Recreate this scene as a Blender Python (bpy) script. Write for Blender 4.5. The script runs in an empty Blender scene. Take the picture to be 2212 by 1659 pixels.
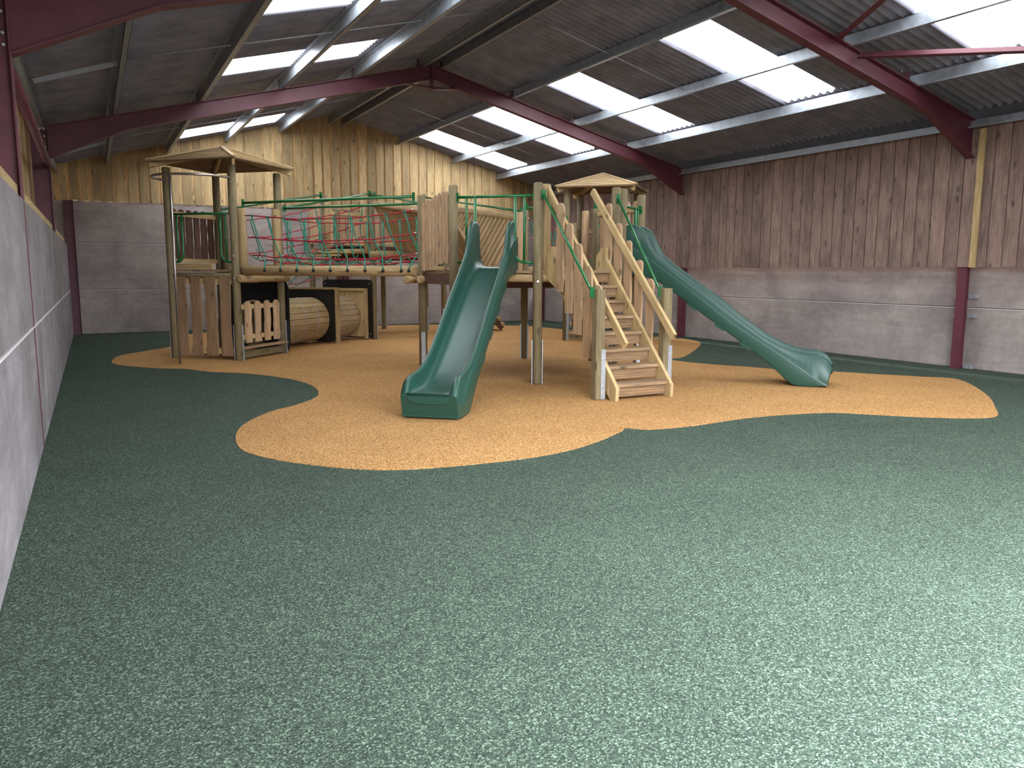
import bpy, bmesh, math, random
from mathutils import Vector, Matrix
random.seed(7)
S = bpy.context.scene
COL = S.collection
PI = math.pi

# ------------------------------------------------------------------ camera
f_px, yaw, pit, rol = 1714.36, .48372845, .14211955, .00288359
fw = Vector((math.sin(yaw)*math.cos(pit), math.cos(yaw)*math.cos(pit), -math.sin(pit)))
rt = Vector((math.cos(yaw), -math.sin(yaw), 0)); up = rt.cross(fw)
rt, up = math.cos(rol)*rt+math.sin(rol)*up, -math.sin(rol)*rt+math.cos(rol)*up
cam = bpy.data.cameras.new('camera'); co = bpy.data.objects.new('camera', cam); COL.objects.link(co)
M = Matrix((rt, up, -fw)).transposed().to_4x4(); M.translation = Vector((0, 0, 1.5))
co.matrix_world = M
cam.sensor_width = 36; cam.lens = 36*f_px/2212; cam.clip_start = .05; cam.clip_end = 200
S.camera = co
# ------------------------------------------------------------------ world, daylight, exposure
W = bpy.data.worlds.new('sky'); S.world = W; W.use_nodes = True
bg = W.node_tree.nodes['Background']; bg.inputs[0].default_value = (.86, .92, 1.0, 1); bg.inputs[1].default_value = 30.0
# overcast sky: brightest overhead, a third of that at the horizon, dark ground below it
_n, _l = W.node_tree.nodes, W.node_tree.links
_tc = _n.new('ShaderNodeTexCoord'); _sx = _n.new('ShaderNodeSeparateXYZ'); _cr = _n.new('ShaderNodeValToRGB')
_l.new(_tc.outputs['Generated'], _sx.inputs[0]); _mr = _n.new('ShaderNodeMapRange'); _mr.inputs['From Min'].default_value = -1
_l.new(_sx.outputs[2], _mr.inputs[0]); _l.new(_mr.outputs[0], _cr.inputs[0])
_e = _cr.color_ramp.elements; _e[0].position = .495; _e[0].color = (.02, .02, .02, 1); _e[1].position = .505; _e[1].color = (.22, .235, .255, 1)
_q = _e.new(1.0); _q.color = (.86, .92, 1.0, 1); _l.new(_cr.outputs[0], bg.inputs[0])
S.view_settings.view_transform = 'Standard'; S.view_settings.look = 'None'
S.view_settings.gamma = 1; S.view_settings.use_curve_mapping = False
S.view_settings.exposure = .8
SKYLIGHT = 8.5
FRONT = -.15
OPEN = (1.2, 5.8, 0, 4.0)       # unseen doorway added behind the camera, sized to light the near floor
la = bpy.data.lights.new('doorway_portal', 'AREA'); la.shape = 'RECTANGLE'
la.size = OPEN[1]-OPEN[0]; la.size_y = OPEN[3]-OPEN[2]; la.cycles.is_portal = True
lo = bpy.data.objects.new('doorway_portal', la); COL.objects.link(lo)
lo.location = ((OPEN[0]+OPEN[1])/2, FRONT, (OPEN[2]+OPEN[3])/2); lo.rotation_euler = (PI/2, 0, 0)   # faces +Y

# ------------------------------------------------------------------ materials
def new_mat(name):
    m = bpy.data.materials.new(name); m.use_nodes = True
    nt = m.node_tree; return m, nt, nt.nodes, nt.links, nt.nodes['Principled BSDF']
def rgb(h): 
    v = [int(h[i:i+2], 16)/255 for i in (0, 2, 4)]
    return tuple((c/12.92 if c <= .04045 else ((c+.055)/1.055)**2.4) for c in v)+(1,)
def node(N, t, **kw):
    n = N.new(t)
    for k, v in kw.items(): setattr(n, k, v)
    return n
def mapped(N, L, coord, scale, rot=(0, 0, 0)):
    tc = N.new('ShaderNodeTexCoord'); mp = N.new('ShaderNodeMapping')
    mp.inputs['Scale'].default_value = scale; mp.inputs['Rotation'].default_value = rot
    L.new(tc.outputs[coord], mp.inputs[0]); return mp.outputs[0]
def noise(N, L, vec, scale, detail=4, rough=.55, dist=0):
    n = N.new('ShaderNodeTexNoise'); n.inputs['Scale'].default_value = scale
    n.inputs['Detail'].default_value = detail; n.inputs['Roughness'].default_value = rough
    n.inputs['Distortion'].default_value = dist
    L.new(vec, n.inputs['Vector']); return n.outputs['Fac']
def ramp(N, L, fac, stops):
    r = N.new('ShaderNodeValToRGB'); e = r.color_ramp.elements
    while len(e) < len(stops): e.new(.5)
    for i, (p, c) in enumerate(stops): e[i].position = p; e[i].color = c
    L.new(fac, r.inputs[0]); return r.outputs[0]
def mix(N, L, a, b, fac, mode='MIX'):
    m = N.new('ShaderNodeMix'); m.data_type = 'RGBA'; m.blend_type = mode
    for sock, v in ((0, fac), (6, a), (7, b)):
        if hasattr(v, 'links') or hasattr(v, 'is_linked'): L.new(v, m.inputs[sock])
        else: m.inputs[sock].default_value = v
    return m.outputs[2]
def bump(N, L, h, P, strength=.3, dist=.01):
    b = N.new('ShaderNodeBump'); b.inputs['Strength'].default_value = strength; b.inputs['Distance'].default_value = dist
    L.new(h, b.inputs['Height']); L.new(b.outputs[0], P.inputs['Normal'])
def g(v): return (v, v, v, 1)

def wood(name, light, dark, stretch=.05, knots=True, var=.35, rough=.75, scale=60, mottle=.5):
    """light/dark grain along UV v, tone varies by board, knots"""
    m, nt, N, L, P = new_mat(name)
    vec = mapped(N, L, 'UV', (1, stretch, 1))
    n1 = noise(N, L, vec, scale, 5, .6, .6)
    c = ramp(N, L, n1, [(.3, rgb(dark)), (.7, rgb(light))])
    vec2 = mapped(N, L, 'UV', (1, .12, 1)); n2 = noise(N, L, vec2, 7, 3, .5)
    c = mix(N, L, c, ramp(N, L, n2, [(.35, g(.62)), (.65, g(1))]), .55, 'MULTIPLY')
    geo = N.new('ShaderNodeNewGeometry')
    tone = ramp(N, L, geo.outputs['Random Per Island'], [(0, g(1-var)), (.5, g(1-var*.4)), (1, g(1))])
    c = mix(N, L, c, tone, 1.0, 'MULTIPLY')
    if knots:
        kv = mapped(N, L, 'UV', (1, .45, 1))
        vo = N.new('ShaderNodeTexVoronoi'); vo.inputs['Scale'].default_value = 5.5; L.new(kv, vo.inputs['Vector'])
        k = ramp(N, L, vo.outputs['Distance'], [(.06, g(.25)), (.10, g(.55)), (.19, g(1))])
        c = mix(N, L, c, k, .85, 'MULTIPLY')
        mv = mapped(N, L, 'UV', (1, .5, 1)); mo = noise(N, L, mv, 3.2, 4, .65, .4)
        c = mix(N, L, c, ramp(N, L, mo, [(.36, g(.7)), (.6, g(1.0))]), mottle, 'MULTIPLY')
    L.new(c, P.inputs['Base Color']); P.inputs['Roughness'].default_value = rough
    bump(N, L, n1, P, .25, .003)
    return m
def plain(name, col, rough=.5, metal=0, nscale=0, namt=.2, spec=.5, bstr=0):
    m, nt, N, L, P = new_mat(name)
    P.inputs['Roughness'].default_value = rough; P.inputs['Metallic'].default_value = metal
    P.inputs['Specular IOR Level'].default_value = spec
    if nscale:
        v = mapped(N, L, 'Object', (1, 1, 1)); n1 = noise(N, L, v, nscale, 4)
        c = mix(N, L, rgb(col), ramp(N, L, n1, [(.3, g(1-namt)), (.7, g(1))]), 1.0, 'MULTIPLY')
        L.new(c, P.inputs['Base Color'])
        if bstr: bump(N, L, n1, P, bstr, .002)
    else: P.inputs['Base Color'].default_value = rgb(col)
    return m
def rubber(name, cols, gran=170, rough=.85):
    m, nt, N, L, P = new_mat(name)
    v = mapped(N, L, 'Object', (1, 1, 1))
    vo = N.new('ShaderNodeTexVoronoi'); vo.inputs['Scale'].default_value = gran; L.new(v, vo.inputs['Vector'])
    sep = N.new('ShaderNodeSeparateColor'); L.new(vo.outputs['Color'], sep.inputs[0])
    c = ramp(N, L, sep.outputs[0], cols)
    n2 = noise(N, L, v, 1.3, 3); c = mix(N, L, c, ramp(N, L, n2, [(.3, g(.86)), (.7, g(1.0))]), 1.0, 'MULTIPLY')
    n3 = noise(N, L, v, 28, 3); c = mix(N, L, c, ramp(N, L, n3, [(.3, g(.93)), (.7, g(1.0))]), 1.0, 'MULTIPLY')
    L.new(c, P.inputs['Base Color']); P.inputs['Roughness'].default_value = rough
    P.inputs['Specular IOR Level'].default_value = .08
    bump(N, L, vo.outputs['Distance'], P, .35, .002)
    return m
def concrete(name, a, b, axis):
    m, nt, N, L, P = new_mat(name)
    v = mapped(N, L, 'Object', (1, 1, 1))
    n1 = noise(N, L, v, 1.1, 6, .6, .3)
    c = ramp(N, L, n1, [(.34, rgb(a)), (.6, rgb(b))])
    n2 = noise(N, L, v, 14, 5, .7)
    c = mix(N, L, c, ramp(N, L, n2, [(.3, g(.78)), (.65, g(1))]), .8, 'MULTIPLY')
    sv = mapped(N, L, 'Object', (5, 5, .5)) ; n3 = noise(N, L, sv, 1.0, 4, .6, .5)
    c = mix(N, L, c, ramp(N, L, n3, [(.3, g(.88)), (.55, g(1)), (.78, g(1.25))]), .35, 'MULTIPLY')
    hv = mapped(N, L, 'Object', (.7, .7, 4)); n4 = noise(N, L, hv, 1.2, 5, .65, .8)
    c = mix(N, L, c, ramp(N, L, n4, [(.48, g(1)), (.70, g(1.45))]), .6, 'MULTIPLY')
    L.new(c, P.inputs['Base Color']); P.inputs['Roughness'].default_value = .82
    bump(N, L, n2, P, .2, .004)
    return m

M_green = rubber('green_rubber_granules', [(0, rgb('262d26')), (.45, rgb('38433a')), (.8, rgb('4a574a')), (1, rgb('728271'))])
M_tan = rubber('tan_rubber_granules', [(0, rgb('553a20')), (.25, rgb('9b6f3f')), (.7, rgb('bd8c56')), (1, rgb('e6bf8b'))])
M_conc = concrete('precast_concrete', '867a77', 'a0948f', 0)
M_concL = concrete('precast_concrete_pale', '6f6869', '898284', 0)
M_boardB = wood('back_boards', 'e8cb98', 'b89666', var=.42)  # yellowish boards; warm light on the back wall is put into this colour too
M_boardR = wood('side_boards', 'b09488', '7c6257', var=.3, mottle=1.0)
M_newboard = wood('new_board', 'd6bd8a', 'a98a58', var=.1)
M_log = wood('treated_log', '9a8862', '6c6044', var=.3)
M_logP = wood('pale_log', 'c6aa7c', '97784c', var=.2)
M_pick = wood('picket_board', 'dab790', 'b28c68', var=.28)
M_den = wood('aged_den_board', 'b8936f', '8a6a4c', var=.5)
M_fresh = wood('fresh_timber', 'dcc08e', 'b4945f', var=.18)
M_tread = wood('deck_board', 'b99a74', '83664a', var=.25)
M_dark = wood('dark_brown_board', '7a5642', '55392b', var=.5)  # dark brown tone for rear pickets, joists and edge boards
M_riser = wood('grooved_riser_board', 'b08c66', '7a5c40', var=.2)
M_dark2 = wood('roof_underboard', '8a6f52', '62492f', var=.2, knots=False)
M_roofw = wood('roof_slat', 'd9bd92', 'b2946a', var=.22, knots=False)
M_red = plain('red_oxide_steel', '642f3b', .5, 0, 6, .25)
M_galv = plain('galvanised_steel', 'aab0b8', .42, .55, 9, .3)
M_galvp = plain('galvanised_bracket', 'b9bdc2', .45, .5, 30, .25)
M_steel = plain('brushed_steel_tube', 'a9a39c', .3, .9)
M_bolt = plain('bright_bolt', 'd8d8d4', .3, .7)
M_slide = plain('green_plastic', '1f463a', .38, 0, 40, .12, .5, .06)
M_gmet = plain('green_painted_tube', '12602f', .28, 0, 0, 0, .6)
M_rgreen = plain('green_rope', '2a8a70', .7, 0, 160, .4)
M_rred = plain('red_rope', 'b01c34', .65, 0, 160, .35)
M_black = plain('black_panel', '141312', .4)
M_blackr = plain('black_rubber_clip', '17191a', .5)
M_corr = plain('fibre_cement_sheet', '8e8e9b', .85, 0, 3, .35)

M_flash = plain('grey_flashing', '55565c', .7, 0, 5, .2)  # even dark grey of the strip closing the right eaves
M_joint = plain('pale_joint', 'cfc8c6', .9)  # pale line along the concrete panel joints
M_yard = plain('dark_yard', '3c3c3a', .9, 0, 2, .3)
def skylight_mat():
    m, nt, N, L, P = new_mat('translucent_roof_sheet')
    v = mapped(N, L, 'Object', (1, 1, 1))
    w = N.new('ShaderNodeTexWave'); w.wave_type = 'BANDS'; w.bands_direction = 'Y'
    w.inputs['Scale'].default_value = 2*PI/.146/20; w.inputs['Distortion'].default_value = .15; w.inputs['Detail'].default_value = 1
    L.new(v, w.inputs['Vector'])
    c = ramp(N, L, w.outputs['Fac'], [(.0, (.62, .68, .74, 1)), (.35, (.86, .92, .97, 1)), (1, (.95, .98, 1, 1))])
    n1 = noise(N, L, v, 3, 4); c = mix(N, L, c, ramp(N, L, n1, [(.3, g(.8)), (.7, g(1))]), 1.0, 'MULTIPLY')
    em = N.new('ShaderNodeEmission'); em.inputs[1].default_value = SKYLIGHT
    L.new(c, em.inputs[0]); L.new(em.outputs[0], N['Material Output'].inputs[0])
    return m
M_sky = skylight_mat()

# ------------------------------------------------------------------ mesh helpers
V = Vector
def v3(p, z=None): return V((p[0], p[1], p[2] if z is None else z))
class MB:
    def __init__(s): s.v = []; s.f = []; s.uv = []; s.sm = []
    def face(s, idx, uvs, smooth=False): s.f.append(idx); s.uv += uvs; s.sm.append(smooth)
    def beam(s, a, b, w, h, upv=(0, 0, 1), ch=0):
        """box from a to b; w across, h along up"""
        a = V(a); b = V(b); d = (b-a).normalized(); u = V(upv)
        r = d.cross(u)
        if r.length < 1e-6: r = d.cross(V((0, 1, 0)))
        r.normalize(); u = r.cross(d).normalized()
        if ch: prof = [(-w/2+ch, -h/2), (w/2-ch, -h/2), (w/2, -h/2+ch), (w/2, h/2-ch), (w/2-ch, h/2), (-w/2+ch, h/2), (-w/2, h/2-ch), (-w/2, -h/2+ch)]
        else: prof = [(-w/2, -h/2), (w/2, -h/2), (w/2, h/2), (-w/2, h/2)]
        s.prism(a, b, r, u, prof)
        return s
    def prism(s, a, b, r, u, prof, smooth=False):
        n = len(prof); i0 = len(s.v); L = (b-a).length; ru, rv = random.random()*20, random.random()*20
        for p in (a, b):
            for x, y in prof: s.v.append(p+r*x+u*y)
        per = [0]
        for i in range(n):
            x0, y0 = prof[i]; x1, y1 = prof[(i+1) % n]; per.append(per[-1]+math.hypot(x1-x0, y1-y0))
        for i in range(n):
            j = (i+1) % n
            s.face((i0+i, i0+j, i0+n+j, i0+n+i), [(ru+per[i], rv), (ru+per[i+1], rv), (ru+per[i+1], rv+L), (ru+per[i], rv+L)], smooth)
        s.face(tuple(i0+i for i in range(n))[::-1], [(ru+prof[i][0], rv+prof[i][1]) for i in range(n)][::-1])
        s.face(tuple(i0+n+i for i in range(n)), [(ru+prof[i][0], rv+prof[i][1]) for i in range(n)])
        return s
    def tube(s, pts, r, n=8, smooth=True, dome=0, radii=None):
        pts = [V(p) for p in pts]; m = len(pts); i0 = len(s.v); ru, rv = random.random()*20, random.random()*20
        if radii is None: radii = [r]*m
        t0 = (pts[1]-pts[0]).normalized(); ref = V((0, 0, 1)) if abs(t0.z) < .9 else V((1, 0, 0))
        x = t0.cross(ref).normalized(); L = 0; Ls = []
        for k in range(m):
            t = (pts[min(k+1, m-1)]-pts[max(k-1, 0)]).normalized()
            x = (x-t*x.dot(t)).normalized(); y = t.cross(x)
            if k: L += (pts[k]-pts[k-1]).length
            Ls.append(L)
            for i in range(n):
                a = 2*PI*i/n; s.v.append(pts[k]+(x*math.cos(a)+y*math.sin(a))*radii[k])
        c = 2*PI*r
        for k in range(m-1):
            for i in range(n):
                j = (i+1) % n
                s.face((i0+k*n+i, i0+k*n+j, i0+(k+1)*n+j, i0+(k+1)*n+i),
                       [(ru+c*i/n, rv+Ls[k]), (ru+c*(i+1)/n, rv+Ls[k]), (ru+c*(i+1)/n, rv+Ls[k+1]), (ru+c*i/n, rv+Ls[k+1])], smooth)
        cu = [(ru+r*math.cos(2*PI*i/n), rv+r*math.sin(2*PI*i/n)) for i in range(n)]
        s.face(tuple(i0+i for i in range(n))[::-1], cu[::-1]); s.face(tuple(i0+(m-1)*n+i for i in range(n)), cu)
        return s
    def log(s, a, b, r, n=14):
        a = V(a); b = V(b); d = (b-a).normalized(); e = min(.015, r*.25)
        return s.tube([a, a+d*e, b-d*e, b], r, n, True, radii=[r-e, r, r, r-e])
    def plate(s, o, ax, ay, outline, t, holes=None):
        """flat outline (x,y in metres) on plane o,ax,ay; thickness t along ax×ay"""
        ax = V(ax).normalized(); ay = V(ay).normalized(); nrm = ax.cross(ay); o = V(o)
        i0 = len(s.v); n = len(outline); ru, rv = random.random()*20, random.random()*20
        for k in (-.5, .5):
            for x, y in outline: s.v.append(o+ax*x+ay*y+nrm*(t*k))
        uv = [(ru+x, rv+y) for x, y in outline]
        s.face(tuple(i0+i for i in range(n))[::-1], uv[::-1]); s.face(tuple(i0+n+i for i in range(n)), uv)
        for i in range(n):
            j = (i+1) % n
            s.face((i0+i, i0+j, i0+n+j, i0+n+i), [(uv[i][0], uv[i][1]), (uv[j][0], uv[j][1]), (uv[j][0]+t, uv[j][1]), (uv[i][0]+t, uv[i][1])])
        return s
    def ring_plate(s, o, ax, ay, w, h, cy, r, t, rc=.06):
        """rectangular plate w×h (from y=0) with a round hole of radius r at (0,cy)"""
        ax = V(ax).normalized(); ay = V(ay).normalized(); nrm = ax.cross(ay); o = V(o); n = 48; i0 = len(s.v)
        out = []; inn = []
        for i in range(n):
            a = 2*PI*(i+.5)/n; c, q = math.cos(a), math.sin(a)
            k = min((w/2)/abs(c) if abs(c) > 1e-6 else 9, ((h-cy) if q > 0 else cy)/abs(q) if abs(q) > 1e-6 else 9)
            out.append((c*k, cy+q*k)); inn.append((c*r, cy+q*r))
        for lst in (out, inn):
            for kk in (-.5, .5):
                for x, y in lst: s.v.append(o+ax*x+ay*y+nrm*(t*kk))
        A, B, Cc, D = i0, i0+n, i0+2*n, i0+3*n
        for i in range(n):
            j = (i+1) % n; uo, ui, uoj, uij = out[i], inn[i], out[j], inn[j]
            s.face((B+i, B+j, D+j, D+i), [uo, uoj, uij, ui]); s.face((A+j, A+i, Cc+i, Cc+j), [uoj, uo, ui, uij])
            s.face((A+i, A+j, B+j, B+i), [uo, uoj, uoj, uo]); s.face((Cc+j, Cc+i, D+i, D+j), [uij, ui, ui, uij])
        return s
    def quad(s, a, b, c, d):
        i0 = len(s.v); s.v += [V(a), V(b), V(c), V(d)]
        w = (s.v[i0+1]-s.v[i0]).length; h = (s.v[i0+3]-s.v[i0]).length
        s.face((i0, i0+1, i0+2, i0+3), [(0, 0), (w, 0), (w, h), (0, h)]); return s
    def build(s, name, m, parent=None, fix=True):
        o0 = V((0, 0, 0)); p = parent
        while p is not None: o0 += p.location; p = p.parent
        me = bpy.data.meshes.new(name); me.from_pydata([tuple(q-o0) for q in s.v], [], s.f)
        uvl = me.uv_layers.new(name='UVMap')
        for i, c in enumerate(s.uv): uvl.data[i].uv = c
        me.polygons.foreach_set('use_smooth', s.sm)
        me.materials.append(m)
        if fix:
            bm = bmesh.new(); bm.from_mesh(me); bmesh.ops.recalc_face_normals(bm, faces=bm.faces); bm.to_mesh(me); bm.free()
        ob = bpy.data.objects.new(name, me); COL.objects.link(ob)
        if parent: ob.parent = parent
        return ob
def thing(name, loc, label, cat, group=None):
    o = bpy.data.objects.new(name, None); COL.objects.link(o); o.location = loc; o.empty_display_size = .2
    o['label'] = label; o['category'] = cat
    if group: o['group'] = group
    return o
def tag(o, label, cat, group=None):
    o['label'] = label; o['category'] = cat
    if group: o['group'] = group
    return o
def structure(o): o['kind'] = 'structure'; return o
def smooth_closed(pts, k=4):
    out = []; n = len(pts)
    for i in range(n):
        p0, p1, p2, p3 = (V((*pts[(i+j-1) % n], 0)) for j in range(4))
        for q in range(k):
            t = q/k
            out.append(.5*((2*p1)+(p2-p0)*t+(2*p0-5*p1+4*p2-p3)*t*t+(3*p1-p0-3*p2+p3)*t**3))
    return out
def lerp(a, b, t): return V(a)*(1-t)+V(b)*t

# ------------------------------------------------------------------ building shell
XL, XR, YB, RX = -.45, 12.05, 20.95, 5.83
def zr(x): return 5.26-.255*abs(x-RX)           # top of the rafters
fl = MB().beam((5.8, FRONT, -.1), (5.8, YB+.2, -.1), 13.4, .2).build('floor', M_green); structure(fl)
yard = MB().beam((5.8, FRONT-14, -.15), (5.8, FRONT, -.15), 30, .3).build('outer_yard', M_yard); structure(yard)  # unseen ground outside, kept dark to cut light bounced onto the ceiling

patch = [(0.21, 14.6), (0.28, 13.98), (0.74, 13.28), (1.17, 12.94), (1.44, 12.43), (1.84, 12.05), (2.15, 11.56), (2.39, 10.9), (2.46, 10.27), (2.39, 9.69), (2.24, 9.28), (1.94, 8.89), (1.63, 8.61), (1.35, 8.21), (1.16, 7.8), (1.06, 7.38), (1.02, 6.97), (1.06, 6.66), (1.22, 6.31), (1.44, 6.01), (1.66, 5.78), (1.87, 5.63), (2.13, 5.54), (2.46, 5.49), (2.77, 5.47), (3.11, 5.48), (3.47, 5.56), (3.86, 5.73), (4.21, 5.94), (4.36, 6.04), (4.45, 6.13), (4.53, 6.04), (4.66, 5.95), (5.13, 5.92), (5.8, 5.99), (6.41, 5.95), (6.94, 5.81), (7.26, 5.49), (7.58, 5.18), (7.96, 4.93), (8.29, 4.88), (8.79, 5.19), (9.7, 5.86), (10.69, 6.86), (10.49, 7.29), (10.17, 7.74), (9.82, 8.27), (9.32, 8.71), (9.11, 9.27), (8.89, 9.65), (8.7, 10.11), (8.68, 10.73), (9.22, 10.96), (11.0, 12.6), (11.5, 13.4), (11.55, 14.1), (11.2, 14.7), (10.9, 15.3), (10.75, 16.0), (10.72, 17.03), (10.58, 18.19), (10.36, 19.07), (9.87, 19.51), (9.03, 20.11), (8.29, 20.6), (7.07, 20.85), (5.39, 20.85), (4.12, 20.6), (2.97, 20.4), (2.17, 20.14), (1.63, 19.22), (1.43, 18.27), (1.45, 17.19), (0.93, 16.3), (0.37, 15.48)]
from mathutils.geometry import delaunay_2d_cdt
ol = [V((p.x, p.y)) for p in smooth_closed(patch)]; n_ = len(ol)
cv, ce, cf, *_r = delaunay_2d_cdt(ol, [], [list(range(n_))], 1, 1e-5)
me = bpy.data.meshes.new('rubber_play_surface')
me.from_pydata([(p.x, p.y, .004) for p in cv]+[(p.x, p.y, 0) for p in ol], [], [tuple(f) for f in cf]+[(len(cv)+i, len(cv)+(i+1) % n_, (i+1) % n_, i) for i in range(n_)])
bm = bmesh.new(); bm.from_mesh(me)
bmesh.ops.recalc_face_normals(bm, faces=bm.faces[:])
if max(bm.faces, key=lambda f: abs(f.normal.z)*f.calc_area()).normal.z < 0: bmesh.ops.reverse_faces(bm, faces=bm.faces[:])
bm.to_mesh(me); bm.free(); me.materials.append(M_tan)
pt = bpy.data.objects.new('rubber_play_surface', me); COL.objects.link(pt)
tag(pt, 'wavy edged patch of tan speckled rubber safety surface under the play equipment', 'play surface')

def boards(mb, a, b, zlo, ztop, nrm, w=.185, gap=.055, t=.022, inset=.036):
    """board on board cladding from a to b (xy), front row and row behind"""
    a = V((*a, 0)); b = V((*b, 0)); d = (b-a).normalized(); L = (b-a).length; n = V((*nrm, 0)); x = 0; k = 0
    while x < L:
        ww = w*random.uniform(.88, 1.12)
        for off, xx, w2, rr in ((0, x+ww/2, ww, 0), (-inset, x+ww+gap/2, gap+.09, 1)):
            if xx > L: continue
            p = a+d*xx+n*off; zt = ztop(p)
            w2 = min(w2, 2*(L-xx)+.02)
            mb.beam((p.x, p.y, zlo+random.uniform(-.006, .006)), (p.x, p.y, zt), w2, t, upv=nrm+(0,))
        x += ww+gap; k += 1
def panels_x(mb, x0, x1, y0, y1, zs, gap=.014):
    for i in range(len(zs)-1):
        z0, z1 = zs[i]+(gap/2 if i else 0), zs[i+1]-gap/2
        mb.beam(((x0+x1)/2, y0, (z0+z1)/2), ((x0+x1)/2, y1, (z0+z1)/2), abs(x1-x0), z1-z0, ch=.008)
FR = [7.7, 14.35, 20.9]
# left wall
m = MB(); ys = [FRONT, 1.0, 7.7, 14.35, YB]
for y0, y1 in zip(ys[:-1], ys[1:]): panels_x(m, XL-.12, XL, y0+.012, y1-.012, [0, 1.025, 2.07])
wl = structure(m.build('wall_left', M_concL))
MB().beam((XL-.005, FRONT, 1.022), (XL-.005, YB, 1.022), .016, .012).build('joint_strip', M_joint, wl)
structure(MB().beam((XL-.09, FRONT, 1.0), (XL-.09, YB, 1.0), .05, 2.0).build('wall_backing', M_conc, wl))
m = MB(); boards(m, (-.74, FRONT), (-.74, YB+.12), 1.95, lambda p: 3.80, (1, 0))
m.build('timber_cladding', M_boardB, wl)
MB().beam((XL-.07, FRONT, 2.12), (XL-.07, YB, 2.12), .07, .10).build('timber_plate', M_newboard, wl)
# right wall
m = MB()
for y0, y1 in zip(ys[:-1], ys[1:]): panels_x(m, XR, XR+.14, y0+.005, y1-.005, [0, .945, 1.95])
wr = structure(m.build('wall_right', M_conc))
MB().beam((XR+.005, FRONT, .940), (XR+.005, YB, .940), .016, .010).build('joint_strip', M_joint, wr)
MB().beam((XR+.12, FRONT, 1.0), (XR+.12, YB, 1.0), .05, 2.0).build('wall_backing', M_conc, wr)
m = MB(); boards(m, (XR-.20, FRONT), (XR-.20, YB), 1.57, lambda p: 3.66, (-1, 0), w=.225, gap=.016, inset=.02)
m.build('timber_cladding', M_boardR, wr)
MB().beam((XR-.235, 7.52, 1.565), (XR-.235, 7.52, 3.6), .10, .025, upv=(-1, 0, 0)).build('new_board', M_newboard, wr)
MB().beam((XR-.1, FRONT, 3.72), (XR-.1, YB, 3.72), .05, .42).build('eaves_closer', M_flash, wr)
# back wall
m = MB()
for x0, x1 in ((XL-.36, 5.85), (5.85, XR)):
    zs = [0, 1.03, 2.10, 3.07]
    for i in range(3):
        m.beam((x0+.006, YB+.06, (zs[i]+zs[i+1])/2), (x1-.006, YB+.06, (zs[i]+zs[i+1])/2), .14, zs[i+1]-zs[i]-.014, ch=.008)
wb = structure(m.build('wall_back', M_conc))
for z in (1.026, 2.096): MB().beam((XL, YB-.004, z), (XR, YB-.004, z), .016, .010).build('joint_strip', M_joint, wb)
MB().beam((XL-.36, YB+.1, 1.5), (XR, YB+.1, 1.5), .05, 3.0).build('wall_backing', M_conc, wb)
m = MB(); boards(m, (XL-.35, YB-.03), (XR+.1, YB-.03), 3.05, lambda p: zr(p.x)+.225, (0, -1))
m.build('timber_cladding', M_boardB, wb)
# front wall behind the camera, with the doorway added for daylight
m = MB(); x0, x1, z0, z1 = OPEN
m.beam((XL-.3, FRONT, 2.6), (x0, FRONT, 2.6), .1, 5.4); m.beam((x1, FRONT, 2.6), (XR+.1, FRONT, 2.6), .1, 5.4)
m.beam((x0, FRONT, (z1+5.4)/2), (x1, FRONT, (z1+5.4)/2), .1, 5.4-z1)
structure(m.build('wall_front', M_conc))

# roof: corrugated sheets and translucent sheets
PITCH, AMP = .146, .030
ROWS = [(0.2, 3.4), (5.7, 6.75), (9.03, 10.05), (12.35, 13.43), (15.8, 16.82), (18.97, 20.1)]  # first row is an added, unseen larger skylight pair brightening the near floor
def corr(mb, x0, x1, y0, y1, dz=0, ext=0):
    n = max(2, int(round((y1-y0)/PITCH*8))); i0 = len(mb.v)
    for x in (x0, x1):
        for i in range(n+1):
            y = y0+(y1-y0)*i/n; mb.v.append(V((x, y, zr(x)+.215+dz+AMP*math.cos(2*PI*y/PITCH))))
    for i in range(n):
        mb.face((i0+i, i0+i+1, i0+n+1+i+1, i0+n+1+i), [(0, 0)]*4, True)
YR0, YR1 = FRONT-.2, YB+.25
roofm = MB(); wins = []
for side, (xa, xb, xe) in ((-1, (4.13, 1.93, -.95)), (1, (7.72, 10.42, 12.5))):
    corr(roofm, RX, xa, YR0, YR1)                    # ridge to skylight band
    corr(roofm, xb-.0*side, xe, YR0, YR1, dz=.0)
    y = YR0
    for r0, r1 in ROWS:
        corr(roofm, xa, xb, y, r0); y = r1
        w = MB(); xm = (xa+xb)/2
        corr(w, xa, xm, r0, r1, -.006); corr(w, xm, xb, r0, r1, -.006); wins.append(w)
    corr(roofm, xa, xb, y, YR1)
rf = structure(roofm.build('ceiling', M_corr, fix=False))
for i, w in enumerate(wins): structure(w.build('window_%d' % (i+1), M_sky, fix=False))
m = MB()
for s in (-1, 1): m.beam((RX+s*.13, YR0, zr(RX+s*.13)+.255), (RX+s*.13, YR1, zr(RX+s*.13)+.255), .34, .012, upv=(s*.247, 0, .97))
m.build('ridge_cap', M_corr, rf)

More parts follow.
